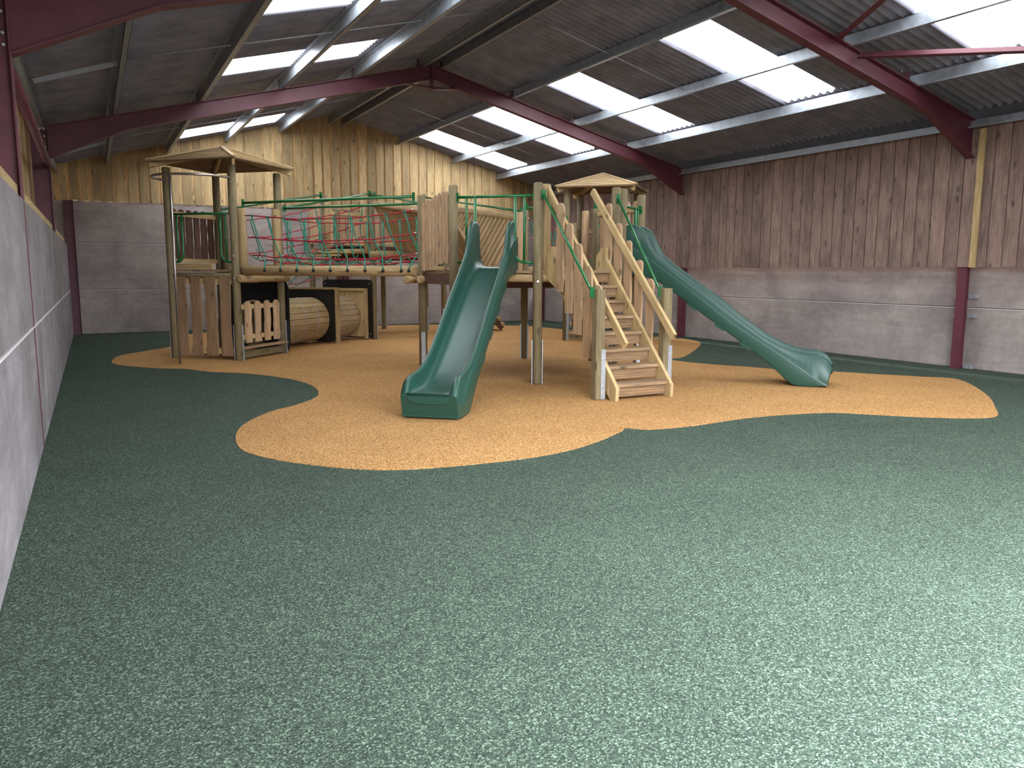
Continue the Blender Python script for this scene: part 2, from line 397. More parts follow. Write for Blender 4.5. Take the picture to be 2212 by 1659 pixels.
# steel frames
def isect(mb, a, b, w, h, upv, tf=.014):
    a = V(a); b = V(b); d = (b-a).normalized(); r = d.cross(V(upv)).normalized(); u = r.cross(d).normalized()
    for k in (-1, 1): mb.beam(a+u*k*(h/2-tf/2), b+u*k*(h/2-tf/2), w, tf, upv=upv)
    mb.beam(a, b, .009, h-2*tf, upv=upv)
def bolts(mb, pts, d, r=.014):
    d = V(d)
    for p in pts: mb.tube([V(p), V(p)+d*.02], r, 6, False)
def bolt_parts(parent, pts, d, r=.014):
    for p in pts: MB().tube([V(p), V(p)+V(d)*.02], r, 8, False).build('bolt', M_bolt, parent)
for k, y in enumerate(FR[:2]):
    fr = thing('portal_frame', (RX, y, 0), ['nearest red steel portal frame, its rafters cut off by the photo top',
        'red steel portal frame spanning the hall above the roofed play towers'][k], 'steel frame', 'red portal frames')
    for s, xc in ((-1, XL-.12), (1, XR-.085)):
        c = MB(); isect(c, (xc, y, 0), (xc, y, zr(xc)-.02), .14, .24 if s < 0 else .215, (1, 0, 0))
        co_ = c.build('column', M_red, fr)
        if s > 0:
            for z in (.03, .82, 1.12):
                for q in (-1, 1):
                    b = MB().beam((XR-.02, y+q*.03, z), (XR-.02, y+q*.19, z), .012, .06)
                    bolts(b, [(XR-.026, y+q*.15, z)], (-1, 0, 0), .012); b.build('fixing_bracket', M_galvp, co_)
        else:
            bolt_parts(co_, [(XL-.05-q, y-.005, z) for z in (3.25, 3.34, 3.5, 3.6) for q in (0, .06)], (0, -1, 0), .013)
        xi = XL if s < 0 else XR-.19; xh = xi-s*1.1
        r = MB()
        # web
        r.plate((0, y, 0), (1, 0, 0), (0, 0, 1), [(xi, zr(xi)), (RX, zr(RX)), (RX, zr(RX)-.25), (xh, zr(xh)-.24), (xi, 3.18)], .009)
        for p, q in (((xi, zr(xi)-.007), (RX, zr(RX)-.007)), ((xh, zr(xh)-.243), (RX-s*-.0, zr(RX)-.25)), ((xi, 3.18), (xh, zr(xh)-.243))):
            r.beam((p[0], y, p[1]), (q[0], y, q[1]), .14, .014, upv=(0, 0, 1))
        ro = r.build('rafter', M_red, fr)
        for x in ((.45, 1.75, 3.07, 4.36, 5.60) if s < 0 else (6.06, 7.53, 8.95, 10.3)):
            MB().beam((x-.035, y, zr(x)-.01), (x-.035, y, zr(x)+.15), .09, .012, upv=(1, 0, 0)).build('purlin_cleat', M_red, ro)
    a = MB(); a.plate((0, y, 0), (1, 0, 0), (0, 0, 1), [(RX-.5, zr(RX-.5)-.24), (RX+.5, zr(RX+.5)-.24), (RX, 4.83)], .01)
    for s in (-1, 1): a.beam((RX+s*.5, y, zr(RX+.5)-.247), (RX, y, 4.83), .14, .014)
    a.beam((RX, y, 4.82), (RX, y, 5.25), .14, .03, upv=(1, 0, 0))
    a.build('apex_haunch', M_red, fr)
for i, x in enumerate((XL+.08, 5.95, XR-.08)):
    c = MB(); isect(c, (x, YB-.115, 0), (x, YB-.115, 3.04), .15 if i == 1 else .14, .2, (0, 1, 0) if i == 1 else (1, 0, 0))
    tag(c.build('gable_column', M_red), ['red steel column in the back left corner of the hall', 'red steel column at the middle of the back wall, behind the play structure',
        'red steel column in the back right corner of the hall'][i], 'steel column', 'gable columns')

def purlin(x, label, h=.175, s=1, z=None, m=M_galv, name='roof_purlin'):
    z = zr(x) if z is None else z; mb = MB()
    mb.beam((x, FRONT, z+h/2), (x, YB-.05, z+h/2), .006, h)
    mb.beam((x-s*.03, FRONT, z+.003), (x-s*.03, YB-.05, z+.003), .066, .006)
    mb.beam((x+s*.03, FRONT, z+h-.003), (x+s*.03, YB-.05, z+h-.003), .066, .006)
    mb.beam((x-s*.062, FRONT, z+.012), (x-s*.062, YB-.05, z+.012), .005, .024)
    tag(mb.build(name, m), label, 'purlin', 'galvanised roof purlins')
for x, s, lab in ((.45, -1, 'lowest galvanised purlin on the dark left roof slope'), (1.75, -1, 'galvanised purlin along the lower edge of the left skylights'),
        (3.07, -1, 'galvanised purlin crossing the middle of the left skylights'), (4.36, -1, 'galvanised purlin along the upper edge of the left skylights'),
        (5.62, -1, 'galvanised purlin just left of the roof ridge'), (6.04, 1, 'galvanised purlin just right of the roof ridge'),
        (7.53, 1, 'galvanised purlin along the upper edge of the right skylights'), (9.08, 1, 'galvanised purlin crossing the middle of the right skylights'),
        (10.48, 1, 'galvanised purlin along the lower edge of the right skylights')):
    purlin(x, lab, s=s)
purlin(XR-.27, 'galvanised eaves beam along the top of the right timber cladding', h=.12, s=1, z=3.62, name='eaves_beam')
purlin(XL-.12, 'galvanised eaves beam along the top of the left timber cladding', h=.12, s=-1, z=3.62, name='eaves_beam')
for i, (x0, x1, y, lab) in enumerate(((XL, .45, 11.0, 'short galvanised strut at the left eaves between the two red frames'), (XL, .45, 17.7, 'short galvanised strut at the left eaves behind the farther red frame'))):
    mb = MB().beam((x0, y, zr(x0)-.02), (x1, y, zr(x1)+.06), .04, .05); o = mb.build('eaves_strut', M_galvp); tag(o, lab, 'strut')
for i, y in enumerate((4.4, 11.05, 17.7)):
    for s in (-1, 1):
        xs = (.45, 5.6) if s < 0 else (6.06, 10.3)
        mb = MB().tube([(xs[0], y, zr(xs[0])+.1), (xs[1], y, zr(xs[1])+.1)], .008, 6)
        tag(mb.build('sag_rod', M_galv), 'thin steel rod tying the %s roof purlins %s' % (('left', 'right')[s > 0], ('in the bay nearest the camera', 'between the two red frames', 'in the farthest bay')[i]), 'rod')
mb = MB().tube([(XL-.02, 7.79, 3.06), (XL-.02, 14.26, 3.06)], .048, 12)
tag(mb.build('eaves_tie_tube', M_red), 'dark red round tie tube running along the left eaves', 'tube')
for i, (a, b) in enumerate((((8.75, 7.62, 4.47), (7.6, 5.2, 4.75)), ((9.15, 7.62, 4.30), (10.9, 4.4, 3.92)))):
    mb = MB().beam(a, b, .075, .008, upv=(.24, 0, .97)).beam(V(a)+V((.03, 0, .035)), V(b)+V((.03, 0, .035)), .008, .075, upv=(.24, 0, .97))
    tag(mb.build('wind_brace', M_red), ['red angle brace running up from the near right rafter', 'red angle brace running right from the near right rafter to the photo edge'][i], 'brace')

# ================================================================== play equipment
ZD = 1.5                      # main deck height
A = [(5.16, 9.11), (6.38, 9.11), (7.36, 9.86), (7.36, 11.1), (6.5, 11.93), (5.2, 11.93), (4.33, 11.1), (4.33, 9.94)]
B = [(5.4, 16.75), (6.57, 16.75), (7.4, 17.58), (7.4, 18.75), (6.57, 19.58), (5.4, 19.58), (4.57, 18.75), (4.57, 17.58)]
T = [(2.1, 13.76), (3.0, 14.66), (2.1, 15.56), (1.2, 14.66)]     # front, right, back, left
R = [(9.9, 13.75), (10.8, 14.65), (9.9, 15.55), (9.0, 14.65)]
CA, CB, CT, CR = (5.84, 10.52), (5.985, 18.165), (2.1, 14.66), (9.9, 14.65)
def P3(p, z): return V((p[0], p[1], max(z, .0045)))
def unit(a, b): d = V((b[0]-a[0], b[1]-a[1], 0)); return d.normalized(), d.length

def post(parent, p, ztop, foot=True, z0=.0, r=.06, toward=None, mat=None, square=False, bolt_z=()):
    mb = MB()
    if square: mb.beam(P3(p, z0), P3(p, ztop), .115, .115, upv=(0, 1, 0), ch=.014)
    else: mb.log(P3(p, z0), P3(p, ztop), r)
    po = mb.build('post', mat or M_log, parent)
    if toward is None: d = V((.47, .88, 0))
    else: d = V((toward[0]-p[0], toward[1]-p[1], 0)).normalized()
    side = V((-d.y, d.x, 0))
    if foot:
        for s in (-1, 1):
            q = P3(p, 0)+side*s*(r+.006)
            f = MB().beam(q, q+V((0, 0, .59)), .055, .009, upv=tuple(side))
            f.beam(q-side*s*.022+d*.03, q-side*s*.022+d*.03+V((0, 0, .585)), .008, .045, upv=tuple(side))
            fo = f.build('steel_foot', M_galvp, po)
            for z in (.12, .5): bolts(f, [], side)
    for z in bolt_z:
        q = P3(p, z)-d*(r-.004); MB().tube([q, q-d*.018], .014, 8, False).build('bolt', M_bolt, po)
    return po
def picket_outline(w, h, i=0, wav=.012, rnd=True, n=7):
    rs = random.Random(i*13+int(w*1000)); L = []; Rr = []
    for k in range(n+1):
        y = (h-(w/2 if rnd else 0))*k/n
        L.append((-w/2+rs.uniform(-wav, wav), y)); Rr.append((w/2+rs.uniform(-wav, wav), y))
    top = [(w/2*math.cos(a), h-w/2+w/2*math.sin(a)) for a in [PI*j/8 for j in range(1, 8)]] if rnd else []
    return Rr+top+L[::-1]
def picket_panel(parent, a, b, z0, z1, n, w, rails=(.12, .88), side=1, t=.022, mat=None, name='picket_panel', rnd=True, inset=.07, zstep=None, rail_h=.075):
    """row of vertical pickets between posts a and b; rails are the part, pickets its sub-parts"""
    d, L = unit(a, b); nrm = V((d.y, -d.x, 0))*side; h = z1-z0
    po = None
    for k in rails:
        o = MB().beam(P3(a, z0+h*k)+d*inset, P3(b, z0+h*k)-d*inset, .035, rail_h).build('cross_rail' if po else name, M_fresh, po or parent)
        po = po or o
    for i in range(n):
        x = inset+(L-2*inset)*(i+.5)/n; q = P3(a, z0)+d*x+nrm*.034
        dz = zstep(i) if zstep else 0
        MB().plate(q+V((0, 0, dz)), d, (0, 0, 1), picket_outline(w, h, i+len(name)+int(a[0]*10), rnd=rnd), t).build('picket', mat or M_pick, po)
    return po
def deck(parent, poly, z, c):
    # boards clipped to the polygon, running along X
    ys = [p[1] for p in poly]; y = min(ys)+.0; w = .118; mb = MB()
    def span(yy):
        xs = []
        for i in range(len(poly)):
            (x0, y0), (x1, y1) = poly[i], poly[(i+1) % len(poly)]
            if (y0-yy)*(y1-yy) < 0: xs.append(x0+(x1-x0)*(yy-y0)/(y1-y0))
        return (min(xs), max(xs)) if len(xs) > 1 else None
    while y < max(ys):
        s0 = span(y+.004); s1 = span(min(y+w, max(ys)-.004))
        if s0 and s1:
            i0 = len(mb.v); y1 = min(y+w, max(ys)); ru = random.random()*9
            for zz in (z-.035, z): mb.v += [V((s0[0], y, zz)), V((s0[1], y, zz)), V((s1[1], y1, zz)), V((s1[0], y1, zz))]
            Lx = s0[1]-s0[0]; uv = [(ru, 0), (ru, Lx), (ru+w, Lx), (ru+w, 0)]
            for f in ((0, 3, 2, 1), (4, 5, 6, 7), (0, 1, 5, 4), (1, 2, 6, 5), (2, 3, 7, 6), (3, 0, 4, 7)): mb.face(tuple(i0+q for q in f), uv)
        y += w+.006
    return mb.build('deck', M_tread, parent)
def edge_beams(parent, poly, z, mat=None, r=.055, skip=()):
    for i in range(len(poly)):
        if i in skip: continue
        a, b = poly[i], poly[(i+1) % len(poly)]; d, L = unit(a, b)
        MB().log(P3(a, z)+d*.06, P3(b, z)-d*.06, r, 12).build('deck_beam', mat or M_logP, parent)
def joists(parent, poly, z, c):
    d, L = unit(poly[0], poly[1])
    for k in (-.38, 0, .38):
        q = P3(c, z)+V((0, k, 0)); MB().beam(q-V((1.0 if len(poly) > 4 else .45, 0, 0)), q+V((1.0 if len(poly) > 4 else .45, 0, 0)), .05, .14).build('joist', M_dark, parent)
def flange(mb, p, d):
    """small bolted mounting plate of a green tube"""
    mb.beam(V(p)-V((0, 0, .06)), V(p)+V((0, 0, .06)), .06, .012, upv=tuple(d))
def green_rail(parent, a, b, name='rail', r=.019):
    mb = MB().tube([a, b], r, 10); d = (V(b)-V(a)).normalized(); dh = V((d.x, d.y, 0)).normalized()
    for p in (a, b): flange(mb, V(p), dh)
    return mb.build(name, M_gmet, parent)
def hoop_guard(parent, a, b, zt, zb, off=.26, inner=True):
    """green top tube between posts with a J shaped hoop at each post"""
    d, L = unit(a, b); r = .019
    pa, pb = P3(a, zt)+d*.06, P3(b, zt)-d*.06
    mb = MB().tube([pa, pb], r, 10); flange(mb, pa, d); flange(mb, pb, d)
    g_ = mb.build('guard_rail', M_gmet, parent)
    for p, s in ((P3(a, 0)+d*.06, 1), (P3(b, 0)-d*.06, -1)):
        x = off; k = .13
        pts = [p+d*s*x+V((0, 0, zt)), p+d*s*x+V((0, 0, zb+k))]
        for j in range(1, 7):
            t = j/6*PI/2; pts.append(p+d*s*(x-k+k*math.cos(t))+V((0, 0, zb+k-k*math.sin(t))))
        pts.append(p+V((0, 0, zb)))
        MB().tube(pts, r, 10).build('hoop_tube', M_gmet, g_)
        if inner: MB().tube([p+d*s*x*.5+V((0, 0, zt)), p+d*s*x*.5+V((0, 0, zb))], r*.85, 8).build('hoop_tube', M_gmet, g_)
    return g_

def pyramid_roof(parent, c, hd, ze, za):
    """four slatted faces, hip caps and corner rafters; corners at ±hd along X and Y"""
    cs = [V((c[0], c[1]-hd, ze)), V((c[0]+hd, c[1], ze)), V((c[0], c[1]+hd, ze)), V((c[0]-hd, c[1], ze))]; ap = V((c[0], c[1], za))
    for i in range(4):
        a, b = cs[i], cs[(i+1) % 4]; nrm = (b-a).cross(ap-a).normalized()
        if nrm.z < 0: nrm = -nrm
        n = 7; mb = MB()
        for k in range(n):
            t0, t1 = k/n, (k+.90)/n; t1 = min(t1, .995)
            p, q = lerp(a, ap, t0), lerp(b, ap, t0); p2, q2 = lerp(a, ap, t1), lerp(b, ap, t1)
            i0 = len(mb.v); o = nrm*.030
            mb.v += [p+o*.5, q+o*.5, q2+o*.42, p2+o*.42, p+o*1.5, q+o*1.5, q2+o*1.0, p2+o*1.0]
            L = (q-p).length; ru = random.random()*9; uv = [(ru, 0), (ru, L), (ru+.1, L), (ru+.1, 0)]
            for f in ((0, 3, 2, 1), (4, 5, 6, 7), (0, 1, 5, 4), (1, 2, 6, 5), (2, 3, 7, 6), (3, 0, 4, 7)): mb.face(tuple(i0+e for e in f), uv)
        rfc = mb.build('roof_face', M_roofw, parent)
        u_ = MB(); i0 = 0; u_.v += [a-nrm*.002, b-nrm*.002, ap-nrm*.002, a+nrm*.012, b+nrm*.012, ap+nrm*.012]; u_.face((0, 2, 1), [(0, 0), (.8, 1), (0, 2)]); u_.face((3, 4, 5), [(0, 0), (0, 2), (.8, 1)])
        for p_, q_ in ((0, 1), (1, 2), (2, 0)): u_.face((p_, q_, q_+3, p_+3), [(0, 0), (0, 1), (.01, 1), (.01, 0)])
        u_.build('roof_lining', M_dark2, rfc)  # solid roof underside; its dark tone stands in for shade between the slats
        MB().beam(a+(a-ap).normalized()*.03+V((0, 0, .045)), ap+V((0, 0, .045)), .075, .022, ch=.006).build('hip_cap', M_roofw, parent)
        h = (a-ap); hv = V((h.x, h.y, 0)).normalized()
        MB().beam(a-hv*.03-V((0, 0, .045)), ap-V((0, 0, .045)), .045, .10).build('hip_rafter', M_fresh, parent)

# ---- rope side net between two 3-D deck points
def catenary(a, b, sag, n=10): return [lerp(a, b, i/n)-V((0, 0, 4*sag*(i/n)*(1-i/n))) for i in range(n+1)]
def side_net(parent, a, b, nv, inward, slant=.12, wob=.01, h=.88, r=.0115, log=True, diag=1):
    a, b, w = V(a), V(b), V(inward)
    rs = random.Random(int(a.x*100+nv)); Z = V((0, 0, 1)); d = (b-a).normalized()
    lev = [(h, .10, .03), (.54, .09, .10), (.24, .075, .13)]
    lines = []
    for z, sag, off in lev:
        pts = catenary(a+Z*z+w*off, b+Z*z+w*off, sag, 14)
        pts = [p+V((0, 0, rs.uniform(-wob, wob))) for p in pts]
        MB().tube(pts, r, 6).build('red_rope', M_rred, parent); lines.append(pts)
    def on(l, t):
        x = max(0, min(.9999, t))*14; i = int(x); return lerp(l[i], l[i+1], x-i)
    for k in range(nv):
        t = (k+.55)/nv
        p0, p1, p2 = on(lines[0], t-.01), on(lines[1], t+slant*.06*diag), on(lines[2], t+slant*.5*diag)
        p3 = a+(b-a)*min(.985, t+slant*diag)+Z*(-.01 if log else .0)-w*(.088 if log else .0)
        mid = [lerp(p0, p1, .5)+d*rs.uniform(-.015, .015), lerp(p1, p2, .5)+d*rs.uniform(-.02, .02)]
        g_ = MB().tube([p0, mid[0], p1, mid[1], p2]+([lerp(p2, p3, .6)+Z*.035-w*.01, p3+Z*.03] if log else [p3+Z*.05]), r*.95, 6).build('green_rope', M_rgreen, parent)
        MB().beam(p0-d*.028, p0+d*.028, .028, .022).build('rope_clip', M_rgreen, g_)
        for q in (p1, p2): MB().tube([q-Z*.014, q, q+Z*.014], .017, 6, radii=[.008, .017, .008]).build('rope_ball', M_blackr, g_)
        if log: MB().tube([p3+w*.008, p3-w*.006, p3-w*.016], .026, 10, radii=[.026, .026, .012]).build('log_clip', M_blackr, g_)
    return lines
def shackles(parent, pts, dirs):
    for p, d in zip(pts, dirs):
        MB().tube([V(p), V(p)+V(d)*.03, V(p)+V(d)*.06], .012, 6, radii=[.008, .014, .008]).build('shackle', M_bolt, parent)
def rope_bridge(name, label, base, a0, b0, a1, b1, za, zb, nv, rails=(1.07, 1.07), logs=True, slant=.09, floor=True, diag=1, extra=None):
    """a0-b0 = near side, a1-b1 = far side; deck heights za (start) and zb (end)"""
    t = thing(name, base, label, 'bridge')
    A0, B0, A1, B1 = P3(a0, za), P3(b0, zb), P3(a1, za), P3(b1, zb)
    L0 = []
    for (p, q, other) in ((A0, B0, A1), (A1, B1, A0)):
        d = (q-p).normalized(); w = (other-p); w = (w-d*w.dot(d)).normalized()
        if logs: MB().log(p+d*.05-V((0, 0, .015)), q-d*.05-V((0, 0, .015)), .082, 18).build('side_log', M_logP, t)
        green_rail(t, p+d*.07+V((0, 0, rails[0])), q-d*.07+V((0, 0, rails[1])), 'hand_rail', .021)
        L = side_net(t, p+d*.07, q-d*.07, nv, w, slant, log=logs, diag=diag if other is A1 else diag*.6)
        L0.append(L)
        ends = [l[0] for l in L]+[l[-1] for l in L]; shackles(t, ends, [d]*3+[-d]*3)
    if floor:
        n = nv
        for k in range(n):
            tt = (k+.5)/n; i = int(tt*14); p = L0[0][2][i]; q = L0[1][2][i]
            MB().tube(catenary(p, q, .1, 6), .009, 6).build('green_rope', M_rgreen, t)
        for s in (.3, .5, .7):
            MB().tube([lerp(L0[0][2][i], L0[1][2][i], s)-V((0, 0, .085+.02*math.sin(i*2.1+s*9))) for i in range(15)], .009, 6).build('red_rope', M_rred, t)
    return t

# ------------------------------------------------------------------ left roofed tower
t = thing('play_tower', (CT[0], CT[1], 0), 'left wooden play tower with slatted hip roof above a picketed den', 'play tower', 'roofed play towers')
PF, PR_, PB_, PL_ = T
post(t, PF, 3.18, r=.066, bolt_z=(1.36, 1.72, 2.9)); post(t, PR_, 3.18, r=.066); post(t, PB_, 3.18, r=.066); post(t, PL_, 3.18, r=.066, foot=True)
def anchor(parent, p, z0, z1, r=.072, mat=None, hole=False):
    o = MB().log(P3(p, z0), P3(p, z1), r).build('anchor_post', mat or M_logP, parent)
    if hole:
        d = V((-.47, -.88, 0)); q = P3(p, z1-.12)+d*(r-.002); MB().tube([q-d*.01, q+d*.004], .014, 8, False).build('bolt_hole', M_black, o)
anchor(t, (2.24, 13.83), 1.40, 2.5); anchor(t, (2.93, 14.5), 1.36, 2.55, hole=True)
anchor(t, (2.2, 15.45), 1.36, 2.5, mat=M_log)
deck(t, T, ZD+.0, CT); edge_beams(t, T, ZD-.1, M_log, .05); joists(t, T, ZD-.16, CT)
pyramid_roof(t, CT, 1.18, 3.245, 3.53)
# upper guards
picket_panel(t, PL_, PB_, ZD+.12, 2.52, 6, .145, rails=(.03, .90), side=-1, mat=M_dark)
hoop_guard(t, PL_, PF, 2.41, 1.62, off=.2)
MB().beam(P3(PL_, ZD+.05)+V((.07, -.03, 0)), P3(PF, ZD+.05)+V((-.32, .25, 0)), .03, .09).build('kick_board', M_fresh, t)
# lower walls
picket_panel(t, PL_, PF, .07, 1.40, 4, .20, rails=(.06, .93), side=1, name='den_wall', rnd=False, rail_h=.1, inset=.06, mat=M_den)
picket_panel(t, PF, PR_, .28, .98, 4, .168, rails=(.14, .86), side=1, name='low_fence', inset=.09)
d_, _ = unit(PF, PR_)
MB().beam(P3(PF, .21)+d_*.02+V((.05, -.05, 0)), P3(PR_, .21)-d_*.02+V((.05, -.05, 0)), .12, .035).build('bench_board', M_tread, t)
MB().beam(P3(PF, .09)+d_*.06, P3(PR_, .09)-d_*.06, .04, .11).build('kick_board', M_log, t)
lg = MB().log(V((2.13, 13.60, 1.355)), V((3.12, 14.59, 1.355)), .062, 16).build('cross_log', M_logP, t)
for q in (V((2.28, 13.70, 1.355)), V((3.03, 14.45, 1.355))):
    MB().tube([q+V((-.0, -.052, 0)), q+V((.0, -.066, 0))], .012, 8, False).build('bolt_hole', M_black, lg)
# black panel with the tunnel mouth
mid = V(((PR_[0]+PB_[0])/2+.05, (PR_[1]+PB_[1])/2+.05, .05)); LAT = V((.707, -.707, 0)); AX = V((.707, .707, 0))
MB().ring_plate(mid, LAT, (0, 0, 1), 1.5, 1.26, .47, .43, .02).build('tunnel_mouth_panel', M_black, t)

# ------------------------------------------------------------------ steel fire pole and ring
t = thing('fire_pole', (1.2, 13.73, 0), 'brushed steel fire pole with a curved top ring beside the left tower', 'fire pole')
c = V((1.65, 14.21, 2.96)); n_ = V((-.64, -.768, 0)); e_ = V((.768, -.64, 0)); c = c+n_*.12; rr_ = .635
pts = [c+e_*rr_*math.cos(a)+n_*rr_*math.sin(a) for a in [(-.19*PI)+(1.38*PI)*i/30 for i in range(31)]]
MB().tube([P3(PF, 2.93)]+pts[2:-2]+[P3(PL_, 2.93)], .02, 10).build('top_ring', M_steel, t)
pb = c+n_*rr_
MB().tube([V((pb.x, pb.y, 0)), V((pb.x, pb.y, 2.96))], .021, 14).build('pole', M_steel, t)

# ------------------------------------------------------------------ crawl tunnels
def barrel(parent, a, b, r=.43, n=24, zc=.49):
    a, b = V((a[0], a[1], zc)), V((b[0], b[1], zc)); d = (b-a).normalized(); x = d.cross(V((0, 0, 1))).normalized(); mb = MB(); lam = 2*r*math.tan(PI/n)
    for i in range(n):
        th = 2*PI*i/n; o = x*math.cos(th)*r+V((0, 0, 1))*math.sin(th)*r
        mb.beam(a+o, b+o, lam*.95, .032, upv=tuple(o.normalized()), ch=.004)
    bo = mb.build('barrel', M_logP, parent)
    L = (b-a).length
    for k in (.12, .3, .55, .78):
        q = a+d*L*k; pts = [q+(x*math.cos(2*PI*i/48)+V((0, 0, 1))*math.sin(2*PI*i/48))*(r+.02) for i in range(49)]
        MB().tube(pts, .006, 6).build('wire_hoop', M_galv, bo)
t = thing('crawl_tunnel', (3.99, 16.52, 0), 'wooden stave crawl tunnel with black end panels under the rope bridges', 'tunnel')
p2c = V((3.99, 16.52, 0))
barrel(t, mid+AX*.015, p2c-AX*.06)
e3 = V((4.985, 17.165, 0)); b2a = p2c+LAT*.16+AX*.06; b2b = V((4.93, 17.22, 0))-AX*.2+V((.0, .0, 0)); b2b = b2a+AX*((e3-AX*.2-b2a).dot(AX))
barrel(t, b2a, b2b)
bx_ = MB().ring_plate(p2c-AX*.045+V((0, 0, .04)), LAT, (0, 0, 1), 1.16, 1.06, .46, .43, .015).build('tunnel_panel', M_black, t)
fr_ = MB()
fr_.beam(p2c-LAT*.60+V((0, 0, 1.12)), p2c+LAT*.62+V((0, 0, 1.12)), .12, .04); fr_.beam(p2c+LAT*.6+V((0, 0, 0)), p2c+LAT*.6+V((0, 0, 1.10)), .04, .12, upv=tuple(AX)); fr_.beam(p2c-LAT*.6, p2c-LAT*.6+V((0, 0, 1.10)), .04, .12, upv=tuple(AX))
fr_.build('panel_frame', M_logP, t)
bc_ = p2c+LAT*.0+AX*.05; MB().ring_plate(bc_+V((0, 0, .04)), LAT, (0, 0, 1), 1.16, 1.06, .46, .42, .02).build('panel_boards', M_fresh, t)
p3c = b2b+AX*.03
MB().ring_plate(p3c+V((0, 0, .06)), LAT, (0, 0, 1), 1.12, 1.0, .43, .42, .03).build('panel_boards', M_fresh, t)
fr_ = MB(); fr_.beam(p3c-LAT*.58+V((0, 0, 1.08)), p3c+LAT*.58+V((0, 0, 1.08)), .14, .05); fr_.beam(p3c+LAT*.57+V((0, 0, .03)), p3c+LAT*.57+V((0, 0, 1.06)), .04, .12, upv=tuple(AX)); fr_.build('panel_frame', M_logP, t)
rc = [( .60, .0), (.60, 1.18), (.575, 1.235), (.52, 1.26), (-.52, 1.26), (-.575, 1.235), (-.60, 1.18), (-.60, 0)]
pl_ = MB().plate(p3c+AX*.09+LAT*((e3-p3c).dot(LAT))+V((0, 0, .03)), LAT, (0, 0, 1), rc, .02).build('tunnel_end_panel', M_black, t)
o_ = p3c+AX*.08+LAT*((e3-p3c).dot(LAT))
for x_, z_ in ((-.54, 1.2), (.54, 1.2), (.54, .12)):
    q = o_+LAT*x_+V((0, 0, z_)); MB().tube([q, q-AX*.012], .012, 8, False).build('bolt', M_bolt, pl_)

# ------------------------------------------------------------------ central octagonal platform
t = thing('climbing_platform', (CA[0], CA[1], 0), 'central octagonal timber platform on log posts carrying both slides and the stairs', 'play platform')
for i, p in enumerate(A):
    top = 2.62 if i in (0, 1, 2, 7) else 2.58 if i == 6 else 2.5
    post(t, p, top, r=.062, toward=CA, mat=M_log if i not in (7, 0) else M_log, bolt_z=(1.36,) if i in (0, 6) else ())
anchor(t, (5.30, 9.14), 1.38, 2.61, .061, M_logP); anchor(t, (6.52, 9.16), 1.38, 2.61, .061, M_log)
anchor(t, (6.36, 11.86), 1.42, 2.46, .062, M_pick); anchor(t, (7.24, 11.2), 1.38, 2.47, .062, M_pick)
deck(t, A, ZD, CA); edge_beams(t, A, ZD-.1, M_logP, .052, skip=(6,)); MB().beam(P3(A[6], ZD-.12)+V((0, -.06, 0)), P3(A[7], ZD-.12)+V((0, .06, 0)), .04, .15).build('edge_board', M_dark, t); joists(t, A, ZD-.18, CA)
picket_panel(t, A[7], A[6], ZD+.11, 2.57, 8, .09, rails=(.12, .86), side=-1, zstep=lambda i: -.02*abs(i-1))
picket_panel(t, A[2], A[3], ZD+.11, 2.55, 5, .13, rails=(.12, .86), side=1)
hoop_guard(t, A[7], A[0], 2.46, 1.60, off=.25)
hoop_guard(t, A[1], A[2], 2.40, 1.60, off=.25)
MB().log(V((4.22, 10.93, 1.36)), V((5.1, 11.95, 1.36)), .058, 14).build('cross_log', M_logP, t)
MB().log(V((4.58, 10.80, 1.36)), V((5.35, 11.55, 1.36)), .058, 14).build('cross_log', M_logP, t)
MB().log(V((4.08, 11.10, 1.36)), V((4.85, 11.9, 1.36)), .055, 14).build('cross_log', M_logP, t)

# ------------------------------------------------------------------ slides
RIM = [(0.0, 2.10), (0.12, 2.13), (.25, 2.13), (.36, 2.08), (.44, 1.98), (.50, 1.85), (.58, 1.72), (.72, 1.60), (.97, 1.42), (1.34, 1.16), (1.69, .89), (2.03, .645), (2.26, .525), (2.44, .465), (2.58, .445), (2.70, .44), (2.80, .41), (2.87, .35), (2.915, .27)]
BED = [(0, 1.545), (.25, 1.54), (.36, 1.525), (.48, 1.47), (.72, 1.33), (.97, 1.17), (1.34, .925), (1.69, .68), (2.03, .46), (2.26, .34), (2.44, .285), (2.6, .265), (2.72, .262), (2.8, .245), (2.86, .215), (2.905, .165)]
BOT = [(0, 1.47), (.28, 1.44), (.5, 1.40), (.71, 1.30), (.98, 1.10), (1.22, .93), (1.46, .765), (1.76, .555), (2.01, .375), (2.17, .25), (2.28, .15), (2.41, .02), (2.52, 0), (2.91, 0)]
GRV = [(0, 1.93), (.35, 1.78), (.97, 1.32), (1.61, .83), (2.29, .41), (2.71, .13), (2.92, .04)]
def itp(tab, s):
    for (a, b), (c, d) in zip(tab, tab[1:]):
        if s <= c: return b+(d-b)*(s-a)/(c-a)
    return tab[-1][1]
